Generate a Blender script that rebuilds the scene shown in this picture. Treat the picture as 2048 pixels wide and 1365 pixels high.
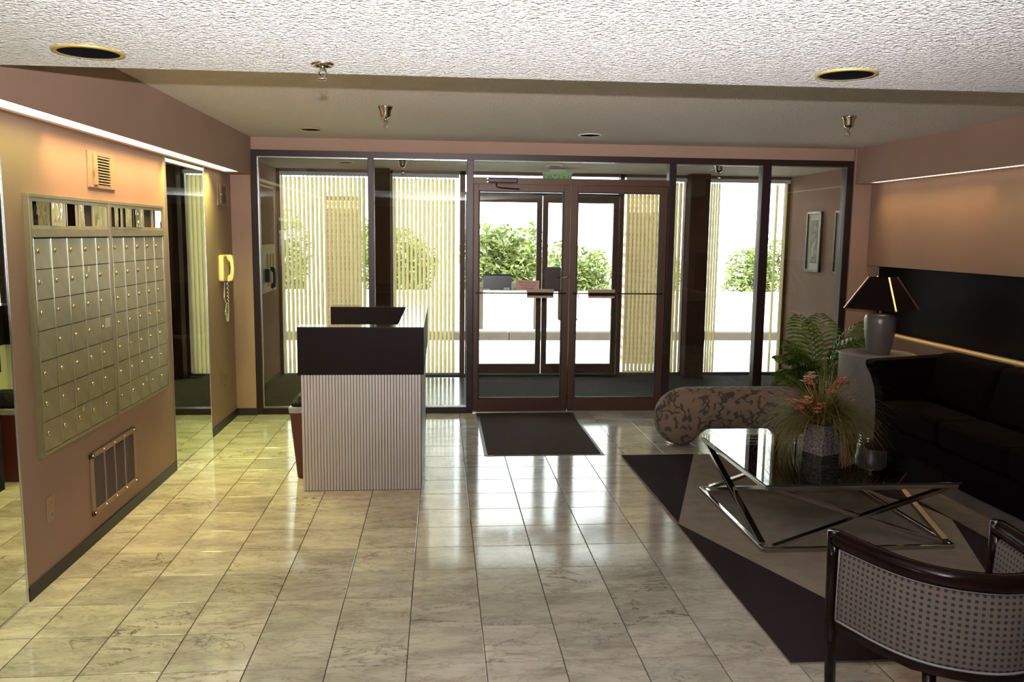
import bpy, math, random
from mathutils import Vector, Matrix
random.seed(7)
D = bpy.data
for _o in list(D.objects): D.objects.remove(_o)
SC = bpy.context.scene
COL = SC.collection
PI = math.pi

# ------------------------------------------------------------------ camera
H = 1.6541
YAW, PIT, ROL, FPX = 0.0862, 0.1272, 0.0116, 1673.68
def cam_axes():
    cy, sy = math.cos(YAW), math.sin(YAW)
    fw = Vector((sy*math.cos(PIT), cy*math.cos(PIT), -math.sin(PIT)))
    r = Vector((cy, -sy, 0)); u = r.cross(fw)
    r2 = r*math.cos(ROL)+u*math.sin(ROL); u2 = -r*math.sin(ROL)+u*math.cos(ROL)
    return r2, u2, fw
r_, u_, f_ = cam_axes()
cam = D.cameras.new('camera'); cam.sensor_width = 36; cam.lens = 36*FPX/2048
cam.clip_start = .05; cam.clip_end = 300
co = D.objects.new('camera', cam); COL.objects.link(co)
co.matrix_world = Matrix(((r_.x, u_.x, -f_.x, 0), (r_.y, u_.y, -f_.y, 0), (r_.z, u_.z, -f_.z, H), (0, 0, 0, 1)))
SC.camera = co

# ------------------------------------------------------------------ world, sun, camera flash, exposure
w = D.worlds.new('sky'); SC.world = w; w.use_nodes = True
bg = w.node_tree.nodes['Background']; bg.inputs[0].default_value = (.93, .96, 1, 1); bg.inputs[1].default_value = 9
def add_light(name, kind, loc, aim, energy, color, **kw):
    l = D.lights.new(name, kind); l.energy = energy; l.color = color
    for k, v in kw.items(): setattr(l, k, v)
    o = D.objects.new(name, l); COL.objects.link(o); o.location = loc
    o.rotation_euler = Vector(aim).to_track_quat('-Z', 'Y').to_euler()
    return o
add_light('sun', 'SUN', (0, -20, 30), (.35, .55, -1), 30, (1, .95, .86), angle=.01)
add_light('camera_flash', 'SPOT', (0, 0, 1.81), (.09, 1, .6), 1850, (1, .96, .97), spot_size=math.radians(102), spot_blend=1, shadow_soft_size=.012)
vs = SC.view_settings
vs.view_transform = 'Standard'; vs.look = 'None'; vs.exposure = 0.0; vs.gamma = 1; vs.use_curve_mapping = False
SC.display_settings.display_device = 'sRGB'
try:
    SC.cycles.transparent_max_bounces = 24; SC.cycles.max_bounces = 10; SC.cycles.glossy_bounces = 6
    SC.cycles.sample_clamp_indirect = 10; SC.cycles.use_denoising = True
    SC.cycles.caustics_reflective = True; SC.cycles.blur_glossy = .2
except Exception: pass

# ------------------------------------------------------------------ materials
def nmat(name):
    m = D.materials.new(name); m.use_nodes = True
    nt = m.node_tree; nt.nodes.clear()
    out = nt.nodes.new('ShaderNodeOutputMaterial')
    return m, nt, out
def N(nt, t, **kw):
    n = nt.nodes.new('ShaderNode'+t)
    for k, v in kw.items():
        if k.startswith('i_'):
            key = k[2:]
            key = int(key) if key.isdigit() else key.replace('_', ' ')
            n.inputs[key].default_value = v
        else: setattr(n, k, v)
    return n
def rgb(c): return (c[0], c[1], c[2], 1)
def M(name, base, rough=.6, metal=0., spec=.5, bump=0., bscale=100., bdist=.002, var=0., vscale=3., detail=3., sheen=0., coat=0., coords='Object'):
    m, nt, out = nmat(name); L = nt.links
    p = N(nt, 'BsdfPrincipled'); L.new(p.outputs[0], out.inputs[0])
    p.inputs['Base Color'].default_value = rgb(base); p.inputs['Roughness'].default_value = rough
    p.inputs['Metallic'].default_value = metal; p.inputs['Specular IOR Level'].default_value = spec
    p.inputs['Coat Weight'].default_value = coat; p.inputs['Sheen Weight'].default_value = sheen
    if bump or var: tc = N(nt, 'TexCoord')
    if var:
        n = N(nt, 'TexNoise', i_Scale=vscale, i_Detail=4.); L.new(tc.outputs[coords], n.inputs['Vector'])
        mr = N(nt, 'MapRange'); mr.inputs[1].default_value = .3; mr.inputs[2].default_value = .7
        mr.inputs[3].default_value = 1-var; mr.inputs[4].default_value = 1+var
        L.new(n.outputs[0], mr.inputs[0])
        mx = N(nt, 'VectorMath', operation='SCALE'); mx.inputs[0].default_value = base[:3]
        L.new(mr.outputs[0], mx.inputs['Scale']); L.new(mx.outputs[0], p.inputs['Base Color'])
    if bump:
        n = N(nt, 'TexNoise', i_Scale=bscale, i_Detail=detail); L.new(tc.outputs[coords], n.inputs['Vector'])
        b = N(nt, 'Bump', i_Strength=bump, i_Distance=bdist); L.new(n.outputs[0], b.inputs['Height']); L.new(b.outputs[0], p.inputs['Normal'])
    return m
def M_emit(name, c, s):
    m, nt, out = nmat(name); e = N(nt, 'Emission', i_Color=rgb(c), i_Strength=s); nt.links.new(e.outputs[0], out.inputs[0]); return m
def M_glass(name, tint=(.9, .92, .9), ior=1.5, gl=(1, 1, 1)):
    m, nt, out = nmat(name); L = nt.links
    t = N(nt, 'BsdfTransparent', i_Color=rgb(tint)); g = N(nt, 'BsdfGlossy', i_Roughness=0.0, i_Color=rgb(gl))
    f = N(nt, 'Fresnel', i_IOR=ior); mx = N(nt, 'MixShader')
    L.new(f.outputs[0], mx.inputs[0]); L.new(t.outputs[0], mx.inputs[1]); L.new(g.outputs[0], mx.inputs[2]); L.new(mx.outputs[0], out.inputs[0])
    return m
def M_slat(name):
    m, nt, out = nmat(name); L = nt.links
    d = N(nt, 'BsdfDiffuse', i_Color=(.7, .62, .4, 1)); t = N(nt, 'BsdfTranslucent', i_Color=(.8, .7, .36, 1)); mx = N(nt, 'MixShader'); mx.inputs[0].default_value = .42
    L.new(d.outputs[0], mx.inputs[1]); L.new(t.outputs[0], mx.inputs[2]); L.new(mx.outputs[0], out.inputs[0]); return m
def M_leaf(name, c, tr=.3):
    m, nt, out = nmat(name); L = nt.links
    oi = N(nt, 'NewGeometry'); hs = N(nt, 'HueSaturation'); hs.inputs['Color'].default_value = rgb(c)
    mr = N(nt, 'MapRange'); mr.inputs[3].default_value = .55; mr.inputs[4].default_value = 1.5
    L.new(oi.outputs['Random Per Island'], mr.inputs[0]); L.new(mr.outputs[0], hs.inputs['Value'])
    p = N(nt, 'BsdfPrincipled', i_Roughness=.42); t = N(nt, 'BsdfTranslucent'); mx = N(nt, 'MixShader'); mx.inputs[0].default_value = tr
    L.new(hs.outputs[0], p.inputs['Base Color']); L.new(hs.outputs[0], t.inputs['Color'])
    L.new(p.outputs[0], mx.inputs[1]); L.new(t.outputs[0], mx.inputs[2]); L.new(mx.outputs[0], out.inputs[0]); return m
def M_marble():
    m, nt, out = nmat('marble tile'); L = nt.links
    p = N(nt, 'BsdfPrincipled', i_Roughness=.11); p.inputs['Specular IOR Level'].default_value = .8; L.new(p.outputs[0], out.inputs[0])
    geo = N(nt, 'NewGeometry')
    oi = N(nt, 'ObjectInfo')
    sc = N(nt, 'VectorMath', operation='SCALE'); sc.inputs[0].default_value = (37, 61, 17); L.new(oi.outputs['Random'], sc.inputs['Scale'])
    ad = N(nt, 'VectorMath', operation='ADD'); L.new(geo.outputs['Position'], ad.inputs[0]); L.new(sc.outputs[0], ad.inputs[1])
    mp = N(nt, 'Mapping'); mp.inputs['Rotation'].default_value = (0, 0, -.98); mp.inputs['Scale'].default_value = (1.0, 2.6, 1); L.new(ad.outputs[0], mp.inputs[0])
    def vein(scale, dist, width, off):
        n = N(nt, 'TexNoise', i_Scale=scale, i_Detail=6., i_Roughness=.62, i_Distortion=dist)
        o = N(nt, 'VectorMath', operation='ADD'); o.inputs[1].default_value = (off, off*.7, 0); L.new(mp.outputs[0], o.inputs[0]); L.new(o.outputs[0], n.inputs['Vector'])
        a = N(nt, 'Math', operation='SUBTRACT'); a.inputs[1].default_value = .5; L.new(n.outputs[0], a.inputs[0])
        b = N(nt, 'Math', operation='ABSOLUTE'); L.new(a.outputs[0], b.inputs[0])
        r = N(nt, 'MapRange'); r.inputs[1].default_value = 0; r.inputs[2].default_value = width; r.inputs[3].default_value = 1; r.inputs[4].default_value = 0; L.new(b.outputs[0], r.inputs[0])
        return r
    v1 = vein(2.6, .55, .016, 0); v2 = vein(5.5, .4, .03, 9)
    msk = N(nt, 'TexNoise', i_Scale=1.6, i_Detail=2.); L.new(ad.outputs[0], msk.inputs['Vector'])
    mk = N(nt, 'MapRange'); mk.inputs[1].default_value = .45; mk.inputs[2].default_value = .66; L.new(msk.outputs[0], mk.inputs[0])
    m1 = N(nt, 'Math', operation='MULTIPLY'); L.new(v1.outputs[0], m1.inputs[0]); L.new(mk.outputs[0], m1.inputs[1])
    m2 = N(nt, 'Math', operation='MULTIPLY'); m2.inputs[1].default_value = .3; L.new(v2.outputs[0], m2.inputs[0])
    mm = N(nt, 'Math', operation='MAXIMUM'); L.new(m1.outputs[0], mm.inputs[0]); L.new(m2.outputs[0], mm.inputs[1])
    cl = N(nt, 'TexNoise', i_Scale=3., i_Detail=5., i_Roughness=.6); L.new(mp.outputs[0], cl.inputs['Vector'])
    cr = N(nt, 'ValToRGB'); e = cr.color_ramp.elements; e[0].position = .3; e[0].color = (.36, .32, .275, 1); e[1].position = .62; e[1].color = (.57, .525, .455, 1)
    L.new(cl.outputs[0], cr.inputs[0])
    tv = N(nt, 'MapRange'); tv.inputs[3].default_value = .84; tv.inputs[4].default_value = 1.1; L.new(oi.outputs['Random'], tv.inputs[0])
    s2 = N(nt, 'VectorMath', operation='SCALE'); L.new(cr.outputs[0], s2.inputs[0]); L.new(tv.outputs[0], s2.inputs['Scale'])
    mix = N(nt, 'MixRGB'); mix.inputs[2].default_value = (.1, .085, .07, 1); L.new(mm.outputs[0], mix.inputs[0]); L.new(s2.outputs[0], mix.inputs[1])
    L.new(mix.outputs[0], p.inputs['Base Color'])
    nb = N(nt, 'TexNoise', i_Scale=9., i_Detail=2.); L.new(ad.outputs[0], nb.inputs['Vector'])
    b = N(nt, 'Bump', i_Strength=.05, i_Distance=.002); L.new(nb.outputs[0], b.inputs['Height']); L.new(b.outputs[0], p.inputs['Normal'])
    return m
def M_squiggle():
    m, nt, out = nmat('squiggle upholstery'); L = nt.links
    p = N(nt, 'BsdfPrincipled', i_Roughness=.85); L.new(p.outputs[0], out.inputs[0])
    tc = N(nt, 'TexCoord'); n = N(nt, 'TexNoise', i_Scale=17., i_Detail=.6, i_Distortion=.35); L.new(tc.outputs['Object'], n.inputs['Vector'])
    a = N(nt, 'Math', operation='SUBTRACT'); a.inputs[1].default_value = .5; L.new(n.outputs[0], a.inputs[0])
    b = N(nt, 'Math', operation='ABSOLUTE'); L.new(a.outputs[0], b.inputs[0])
    r = N(nt, 'MapRange'); r.inputs[1].default_value = .062; r.inputs[2].default_value = .08; r.inputs[3].default_value = 1; r.inputs[4].default_value = 0; L.new(b.outputs[0], r.inputs[0])
    n2 = N(nt, 'TexNoise', i_Scale=13., i_Detail=1.); L.new(tc.outputs['Object'], n2.inputs['Vector'])
    k = N(nt, 'MapRange'); k.inputs[1].default_value = .46; k.inputs[2].default_value = .48; L.new(n2.outputs[0], k.inputs[0])
    mm = N(nt, 'Math', operation='MULTIPLY'); L.new(r.outputs[0], mm.inputs[0]); L.new(k.outputs[0], mm.inputs[1])
    mx = N(nt, 'MixRGB'); mx.inputs[1].default_value = (.24, .16, .112, 1); mx.inputs[2].default_value = (.075, .062, .05, 1); L.new(mm.outputs[0], mx.inputs[0]); L.new(mx.outputs[0], p.inputs['Base Color'])
    bp = N(nt, 'Bump', i_Strength=.7, i_Distance=.006); L.new(mm.outputs[0], bp.inputs['Height']); L.new(bp.outputs[0], p.inputs['Normal'])
    return m
def M_check():
    m, nt, out = nmat('checked upholstery'); L = nt.links
    p = N(nt, 'BsdfPrincipled', i_Roughness=.85); L.new(p.outputs[0], out.inputs[0])
    uv = N(nt, 'UVMap'); sp = N(nt, 'SeparateXYZ'); L.new(uv.outputs[0], sp.inputs[0])
    res = []
    for i in (0, 1):
        a = N(nt, 'Math', operation='MULTIPLY'); a.inputs[1].default_value = 1/.0205; L.new(sp.outputs[i], a.inputs[0])
        f = N(nt, 'Math', operation='FRACT'); L.new(a.outputs[0], f.inputs[0])
        c = N(nt, 'Math', operation='LESS_THAN'); c.inputs[1].default_value = .46; L.new(f.outputs[0], c.inputs[0]); res.append(c)
    mm = N(nt, 'Math', operation='MULTIPLY'); L.new(res[0].outputs[0], mm.inputs[0]); L.new(res[1].outputs[0], mm.inputs[1])
    mx = N(nt, 'MixRGB'); mx.inputs[1].default_value = (.1, .08, .068, 1); mx.inputs[2].default_value = (.016, .01, .012, 1); L.new(mm.outputs[0], mx.inputs[0]); L.new(mx.outputs[0], p.inputs['Base Color'])
    return m
def M_brick():
    m, nt, out = nmat('brick pier'); L = nt.links
    p = N(nt, 'BsdfPrincipled', i_Roughness=.9); L.new(p.outputs[0], out.inputs[0])
    tc = N(nt, 'TexCoord'); mp = N(nt, 'Mapping'); mp.inputs['Rotation'].default_value = (PI/2, 0, 0); L.new(tc.outputs['Object'], mp.inputs[0])
    b = N(nt, 'TexBrick', i_Scale=1.); b.inputs['Color1'].default_value = (.42, .22, .14, 1); b.inputs['Color2'].default_value = (.3, .15, .1, 1); b.inputs['Mortar'].default_value = (.5, .45, .38, 1)
    b.inputs['Brick Width'].default_value = .2; b.inputs['Row Height'].default_value = .068; b.inputs['Mortar Size'].default_value = .008
    L.new(mp.outputs[0], b.inputs[0]); L.new(b.outputs[0], p.inputs['Base Color']); return m
def M_popcorn(name, c, s, scale=85.):
    m, nt, out = nmat(name); L = nt.links
    p = N(nt, 'BsdfPrincipled', i_Roughness=.95); p.inputs['Base Color'].default_value = rgb(c); L.new(p.outputs[0], out.inputs[0])
    tc = N(nt, 'TexCoord')
    v = N(nt, 'TexVoronoi', i_Scale=scale); n = N(nt, 'TexNoise', i_Scale=scale*1.1, i_Detail=3.)
    L.new(tc.outputs['Object'], v.inputs['Vector']); L.new(tc.outputs['Object'], n.inputs['Vector'])
    a = N(nt, 'Math', operation='SUBTRACT'); L.new(n.outputs[0], a.inputs[0]); L.new(v.outputs['Distance'], a.inputs[1])
    b = N(nt, 'Bump', i_Strength=s, i_Distance=.014); L.new(a.outputs[0], b.inputs['Height']); L.new(b.outputs[0], p.inputs['Normal'])
    return m

WALL = M('textured peach vinyl', (.34, .218, .16), .8, spec=.25, bump=.5, bscale=180, bdist=.002, var=.05, vscale=2)
WALLB = M('plain beige paint', (.28, .17, .1), .8, bump=.3, bscale=120, var=.04)
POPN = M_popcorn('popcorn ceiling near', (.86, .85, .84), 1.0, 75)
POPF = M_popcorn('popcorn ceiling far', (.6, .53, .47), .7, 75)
MARBLE = M_marble()
GROUT = M('dark grout', (.07, .055, .045), .9)
RUBBER = M('black rubber base', (.018, .014, .016), .5)
BRONZE = M('dark bronze aluminium', (.028, .014, .012), .38, metal=.2, spec=.35, bump=.1, bscale=60)
BRONZE2 = M('brown bronze aluminium', (.08, .037, .02), .42, metal=.2, spec=.35)
GASKET = M('black gasket', (.01, .01, .011), .6)
GLASS = M_glass('window glass')
TGLASS = M_glass('smoky table glass', (.74, .8, .74), 1.65)
ALU = M('bright aluminium', (.72, .72, .74), .25, metal=1)
STEEL = M('brushed mailbox steel', (.34, .3, .18), .42, metal=.45, var=.1, vscale=9, bump=.15, bscale=40)
STEELF = M('painted mailbox frame', (.26, .22, .13), .45, metal=.3, var=.08, vscale=12)
BRASS = M('brass lock', (.6, .5, .33), .25, metal=1)
CHROME = M('polished chrome', (.55, .52, .48), .12, metal=1)
MIRROR = M('mirror glass', (.80, .85, .76), .008, metal=1)
DIRG = M('dark directory glass', (.6, .55, .52), .01, metal=1, bump=.08, bscale=4, bdist=.01)
SLAT = M_slat('cream vinyl slat')
HEADR = M('grey headrail', (.42, .42, .43), .5)
CREAM = M('cream vent paint', (.33, .215, .13), .6)
LOUV = M('mauve grey louver paint', (.16, .115, .1), .7)
COLM = M('matte brown column', (.05, .024, .014), .8, spec=.1)
LEDGE = M('ledge lightened for cove light', (.7, .52, .3), .7)  # base colour lightened to stand in for cove light on the ledge
SIGNW = M('pale sign plate', (.3, .3, .2), .5)
DARKIN = M('dark interior', (.03, .025, .022), .8)
IVORY = M('ivory plastic', (.7, .55, .28), .3)
BLACKP = M('black plastic', (.012, .012, .013), .3)
DESKD = M('dark brown laminate', (.014, .009, .009), .6, spec=.08, bump=.1, bscale=300)
DESKT = M('glossy laminate top', (.05, .03, .025), .12, spec=.8)
WHITEL = M('white ribbed laminate', (.6, .56, .54), .45)
GROOVE = M('dark groove', (.018, .015, .022), .9, spec=.1)
MATM = M('dark brown entrance mat', (.085, .062, .05), .95, spec=.05, bump=1, bscale=420, bdist=.004, var=.25, vscale=160)
CARPET = M('dark vestibule carpet', (.06, .052, .048), .95, spec=.05, bump=1, bscale=300, bdist=.005, var=.4, vscale=120)
SLATE = M('dark slate tile', (.07, .075, .085), .16, var=.15, vscale=4)
RUGT = M('taupe rug pile', (.29, .235, .195), .97, spec=.1, bump=.6, bscale=400, bdist=.003, var=.12, vscale=9)
RUGB = M('black rug pile', (.027, .018, .02), .97, spec=.1, bump=.6, bscale=400, bdist=.003, var=.1, vscale=150)
RUGG = M('grey taupe rug pile', (.17, .135, .12), .97, spec=.1, bump=.6, bscale=400, bdist=.003, var=.12, vscale=9)
SQUIG = M_squiggle()
CHECK = M_check()
MAHOG = M('dark mahogany lacquer', (.008, .003, .003), .16, spec=.14)
PIPING = M('light piping', (.2, .195, .2), .7)
SOFA = M('very dark plum upholstery', (.0035, .0013, .002), .9, spec=.06, bump=.3, bscale=300)
PANELB = M('black glossy panel', (.008, .006, .007), .5, spec=.05)
WHITEM = M('off white laminate pedestal', (.22, .195, .18), .5)
CERAM = M('grey crackled ceramic', (.2, .175, .165), .34, metal=.35, bump=.3, bscale=260, bdist=.001)
SHADE = M('black lacquered lamp shade', (.008, .004, .005), .5, spec=.1)
GOLD = M('gold trim', (.75, .5, .3), .3, metal=1)
PALM = M_leaf('palm leaf', (.065, .11, .012), .35)
PALMS = M('palm stem', (.1, .12, .03), .6)
GRASS = M_leaf('dry grass', (.26, .22, .06), .45)
DRYLEAF = M_leaf('rust dried leaf', (.32, .14, .05), .3)
FLOWP = M_leaf('coral petal', (.8, .27, .19), .2)
FLOWC = M_leaf('cream petal', (.75, .5, .32), .2)
HEDGE = M_leaf('bush leaf', (.16, .2, .06), .4)
BRICK = M_brick()
CONC = M('pale concrete', (.62, .6, .56), .9, var=.06, vscale=2)
ASPH = M('pale driveway', (.5, .49, .47), .9, var=.06, vscale=1)
CURB = M('curb with shade in colour', (.035, .028, .022), .9, var=.1, vscale=6)  # shade of the curb face put into the colour; stems and rail share it
BINM = M('brown plastic bin', (.11, .028, .018), .4)
LINER = M('pale bin liner', (.4, .4, .46), .4)
BAG = M('black bin bag', (.010, .010, .011), .55, spec=.2, bump=.8, bscale=22, bdist=.02)
PAPER = M('cream mat board', (.72, .66, .5), .8)
PRINT = M('faded print', (.4, .4, .33), .8, var=.5, vscale=14)
PINK = M('pink notice', (.8, .5, .42), .7)
RED = M('red lettering', (.5, .06, .06), .7)
BEIGE = M('beige push paddle', (.38, .26, .16), .5)
WHITEP = M('white painted steel', (.6, .56, .48), .5)
GREEN = M_emit('green exit lettering', (.1, .55, .12), .8)
SIGNP = M_glass('exit sign acrylic', (.7, .72, .66))
POT = M('speckled mosaic pot', (.22, .19, .19), .3, var=1.3, vscale=110)
DLBLK = M('black downlight baffle', (.012, .012, .018), .9, spec=0)
DLRING = M('brass coloured trim ring', (.5, .38, .12), .4, metal=.4)
DLRINGW = M('white trim ring', (.75, .7, .6), .4)
SPRK = M('sprinkler chrome', (.55, .48, .4), .18, metal=1)
SOIL = M('dark potting soil', (.03, .02, .015), .95)
ART2 = M('print strip', (.28, .3, .25), .8, var=.6, vscale=30)
STK = M('white sticker', (.6, .56, .42), .7)
PEN = M('brown pen mark', (.16, .1, .03), .8)
LAMPO = M_emit('warm fluorescent diffuser', (1, .8, .55), 2.2)
LAMPY = M_emit('yellow green fluorescent diffuser', (1, .92, .6), 2.2)
LAMPR = M_emit('orange fluorescent diffuser', (1, .78, .55), 2.)

# ------------------------------------------------------------------ mesh building
class MB:
    def __init__(s): s.v = []; s.f = []; s.uv = {}
    def box(s, x0, x1, y0, y1, z0, z1):
        b = len(s.v)
        s.v += [(x0,y0,z0),(x1,y0,z0),(x1,y1,z0),(x0,y1,z0),(x0,y0,z1),(x1,y0,z1),(x1,y1,z1),(x0,y1,z1)]
        s.f += [(b,b+3,b+2,b+1),(b+4,b+5,b+6,b+7),(b,b+1,b+5,b+4),(b+1,b+2,b+6,b+5),(b+2,b+3,b+7,b+6),(b+3,b,b+4,b+7)]
        return s
    def bar(s, p, q, a, bb, up=(0,0,1)):
        p, q = Vector(p), Vector(q); d = (q-p).normalized(); up = Vector(up)
        if abs(d.dot(up)) > .99: up = Vector((1, 0, 0))
        r = d.cross(up).normalized(); u = r.cross(d)
        b = len(s.v)
        for e in (p, q):
            for i, j in ((-1,-1),(1,-1),(1,1),(-1,1)): s.v.append(tuple(e+r*a/2*i+u*bb/2*j))
        s.f += [(b,b+1,b+2,b+3),(b+7,b+6,b+5,b+4)]+[(b+k,b+4+k,b+4+(k+1)%4,b+(k+1)%4) for k in range(4)]
        return s
    def prism(s, pts, z0, z1):
        b = len(s.v); n = len(pts)
        s.v += [(x,y,z0) for x,y in pts]+[(x,y,z1) for x,y in pts]
        s.f += [tuple(b+n-1-i for i in range(n)), tuple(b+n+i for i in range(n))]
        s.f += [(b+i, b+(i+1)%n, b+n+(i+1)%n, b+n+i) for i in range(n)]
        return s
    def lathe(s, prof, n=24, c=(0,0,0), cap=True):
        b = len(s.v)
        for r, z in prof:
            for k in range(n):
                a = 2*PI*k/n; s.v.append((c[0]+r*math.cos(a), c[1]+r*math.sin(a), c[2]+z))
        for i in range(len(prof)-1):
            for k in range(n):
                k2 = (k+1)%n; s.f.append((b+i*n+k, b+i*n+k2, b+(i+1)*n+k2, b+(i+1)*n+k))
        if cap:
            s.f.append(tuple(b+n-1-k for k in range(n))); t = b+(len(prof)-1)*n; s.f.append(tuple(t+k for k in range(n)))
        return s
    def tube(s, pts, r, n=6, taper=None):
        pts = [Vector(p) for p in pts]; b = len(s.v); m = len(pts)
        for i, p in enumerate(pts):
            d = (pts[min(i+1,m-1)]-pts[max(i-1,0)]).normalized()
            up = Vector((0,0,1)) if abs(d.z) < .9 else Vector((1,0,0))
            x = d.cross(up).normalized(); y = x.cross(d)
            rr = r*(taper(i/(m-1)) if taper else 1)
            for k in range(n):
                a = 2*PI*k/n; s.v.append(tuple(p+x*rr*math.cos(a)+y*rr*math.sin(a)))
        for i in range(m-1):
            for k in range(n):
                k2 = (k+1)%n; s.f.append((b+i*n+k, b+i*n+k2, b+(i+1)*n+k2, b+(i+1)*n+k))
        s.f.append(tuple(b+n-1-k for k in range(n))); t = b+(m-1)*n; s.f.append(tuple(t+k for k in range(n)))
        return s
    def quad(s, a, b_, c, d):
        b = len(s.v); s.v += [tuple(a), tuple(b_), tuple(c), tuple(d)]; s.f.append((b,b+1,b+2,b+3)); return s
    def tri(s, a, b_, c):
        b = len(s.v); s.v += [tuple(a), tuple(b_), tuple(c)]; s.f.append((b,b+1,b+2)); return s
    def mesh(s, name, m, bevel=0, smooth=False, seg=2):
        me = D.meshes.new(name); me.from_pydata(s.v, [], s.f); me.update()
        me.materials.append(m)
        if smooth:
            for p in me.polygons: p.use_smooth = True
        if s.uv:
            ul = me.uv_layers.new(name='UVMap')
            for lp in me.loops: ul.data[lp.index].uv = s.uv.get(lp.vertex_index, (0, 0))
        return me
    def obj(s, name, m, parent=None, bevel=0, smooth=False, seg=2, kind=None):
        o = D.objects.new(name, s.mesh(name, m, smooth=smooth)); COL.objects.link(o)
        if parent: o.parent = parent
        if bevel:
            bm_ = o.modifiers.new('bevel', 'BEVEL'); bm_.width = bevel; bm_.segments = seg; bm_.limit_method = 'ANGLE'; bm_.angle_limit = .6
        if kind: o['kind'] = kind
        return o
def tag(o, label=None, cat=None, group=None, kind=None):
    if label: o['label'] = label
    if cat: o['category'] = cat
    if group: o['group'] = group
    if kind: o['kind'] = kind
    return o
def thing(name, loc, label, cat, group=None, rz=0, kind=None):
    o = D.objects.new(name, None); COL.objects.link(o); o.location = loc; o.rotation_euler = (0, 0, rz); o.empty_display_size = .1
    return tag(o, label, cat, group, kind)
def struct(name, mb, m, parent=None, label=None, **kw):
    o = mb.obj(name, m, parent, **kw)
    if not parent: o['kind'] = 'structure'
    if label: o['label'] = label
    return o
def sroot(name, loc=(0,0,0), label=None):
    o = D.objects.new(name, None); COL.objects.link(o); o.location = loc; o['kind'] = 'structure'
    if label: o['label'] = label
    return o
def inst(name, me, loc, parent=None, rot=(0,0,0), scale=None, kind=None):
    o = D.objects.new(name, me); COL.objects.link(o); o.location = loc; o.rotation_euler = rot
    if scale: o.scale = scale
    if parent: o.parent = parent
    if kind: o['kind'] = kind
    return o
def copy_tree(o, parent=None):
    c = o.copy(); COL.objects.link(c); c.parent = parent
    for ch in [x for x in D.objects if x.parent == o]: copy_tree(ch, c)
    return c
def text_mesh(name, s, size, m, depth=.0006):
    cu = D.curves.new(name, 'FONT'); cu.body = s; cu.size = size; cu.align_x = 'CENTER'; cu.align_y = 'CENTER'; cu.extrude = depth; cu.resolution_u = 2; cu.space_line = .95
    o = D.objects.new(name, cu); COL.objects.link(o)
    bpy.context.view_layer.update()
    me = D.meshes.new_from_object(o.evaluated_get(bpy.context.evaluated_depsgraph_get())); D.objects.remove(o); D.curves.remove(cu)
    me.materials.clear(); me.materials.append(m); me.name = name
    return me

# ------------------------------------------------------------------ dimensions
XL, XR, YW = -1.827, 3.84, 7.665          # left wall, right soffit face, glazed screen
XR2, XR3 = 4.0, 4.14                       # right wall face, recess back
ZN, ZF, ZV = 2.24, 2.47, 2.36              # near ceiling, far ceiling, vestibule ceiling
YE = 3.27                                  # edge of the lowered ceiling
YB = 9.76                                  # outer glazing
BACK = -4.0

# ------------------------------------------------------------------ room shell
T = .3048; GX, GY = -1.0422, 3.0662
floor = struct('floor', MB().box(XL-.1, 4.3, BACK, YW+.06, -.12, -.004), GROUT, label='marble tiled lobby floor with dark joints')
tm = MB()
e = .0022; h2 = T/2-e
tm.prism([(-h2,-h2),(h2,-h2),(h2,h2),(-h2,h2)], -.0035, -.0008)
b0 = len(tm.v); tm.v += [(-h2+.0012,-h2+.0012,0),(h2-.0012,-h2+.0012,0),(h2-.0012,h2-.0012,0),(-h2+.0012,h2-.0012,0)]
tm.f = [f for f in tm.f if f != (4,5,6,7)] + [(b0,b0+1,b0+2,b0+3)]+[(4+k,4+(k+1)%4,b0+(k+1)%4,b0+k) for k in range(4)]
tile_me = tm.mesh('tile', MARBLE)
field = MB(); ntile = 0
for i in range(-3, 17):
    for j in range(-24, 16):
        x0, x1 = GX+i*T, GX+(i+1)*T; y0, y1 = GY+j*T, GY+(j+1)*T
        if x1 <= XL+.01 or x0 >= 4.14 or y0 >= YW or y1 < BACK: continue
        cx, cy = (x0+x1)/2, (y0+y1)/2
        clip = x0 < XL or x1 > 4.1 or y1 > YW
        seen = cy > 2.3 and cx < .72*cy+.1 and not (1.5 < cx < 3.7 and 3.1 < cy < 5.95) and not (cx > 3.3 and cy < 6.0)
        if cy < 2.9 and cx < -.42*cy: seen = False
        if seen and ntile < 298:
            if clip:
                a, b, c, d = max(x0+e, XL), min(x1-e, 4.14), y0+e, min(y1-e, YW)
                MB().box(a, b, c, d, -.0035, 0).obj('tile', MARBLE, floor)
            else: inst('tile', tile_me, (cx, cy, 0), floor)
            ntile += 1
        else:
            field.box(max(x0+e, XL), min(x1-e, 4.14), max(y0+e, BACK), min(y1-e, YW), -.0035, 0)
field.obj('tile_field', MARBLE, floor, kind='stuff')
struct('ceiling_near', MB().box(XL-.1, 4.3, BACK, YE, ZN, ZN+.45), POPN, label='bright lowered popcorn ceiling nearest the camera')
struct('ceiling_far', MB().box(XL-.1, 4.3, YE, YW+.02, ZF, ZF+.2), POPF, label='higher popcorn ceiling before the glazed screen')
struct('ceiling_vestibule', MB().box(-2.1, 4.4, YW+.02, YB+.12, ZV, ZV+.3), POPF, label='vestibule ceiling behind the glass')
struct('roof_sun_block', MB().box(-8, 10, BACK-.3, YB+.35, 2.95, 3.2), CONC)  # unseen slab added to stop sun leaking into the rooms
struct('wall_left', MB().box(XL-.12, XL, BACK, 7.6, 0, 2.6), WALL, label='peach textured wall with mailboxes')
struct('wall_left_return', MB().box(XL-.12, -1.655, 7.6, YW+.06, 0, 2.2), WALL, label='narrow pink return beside the glazed screen')
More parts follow.
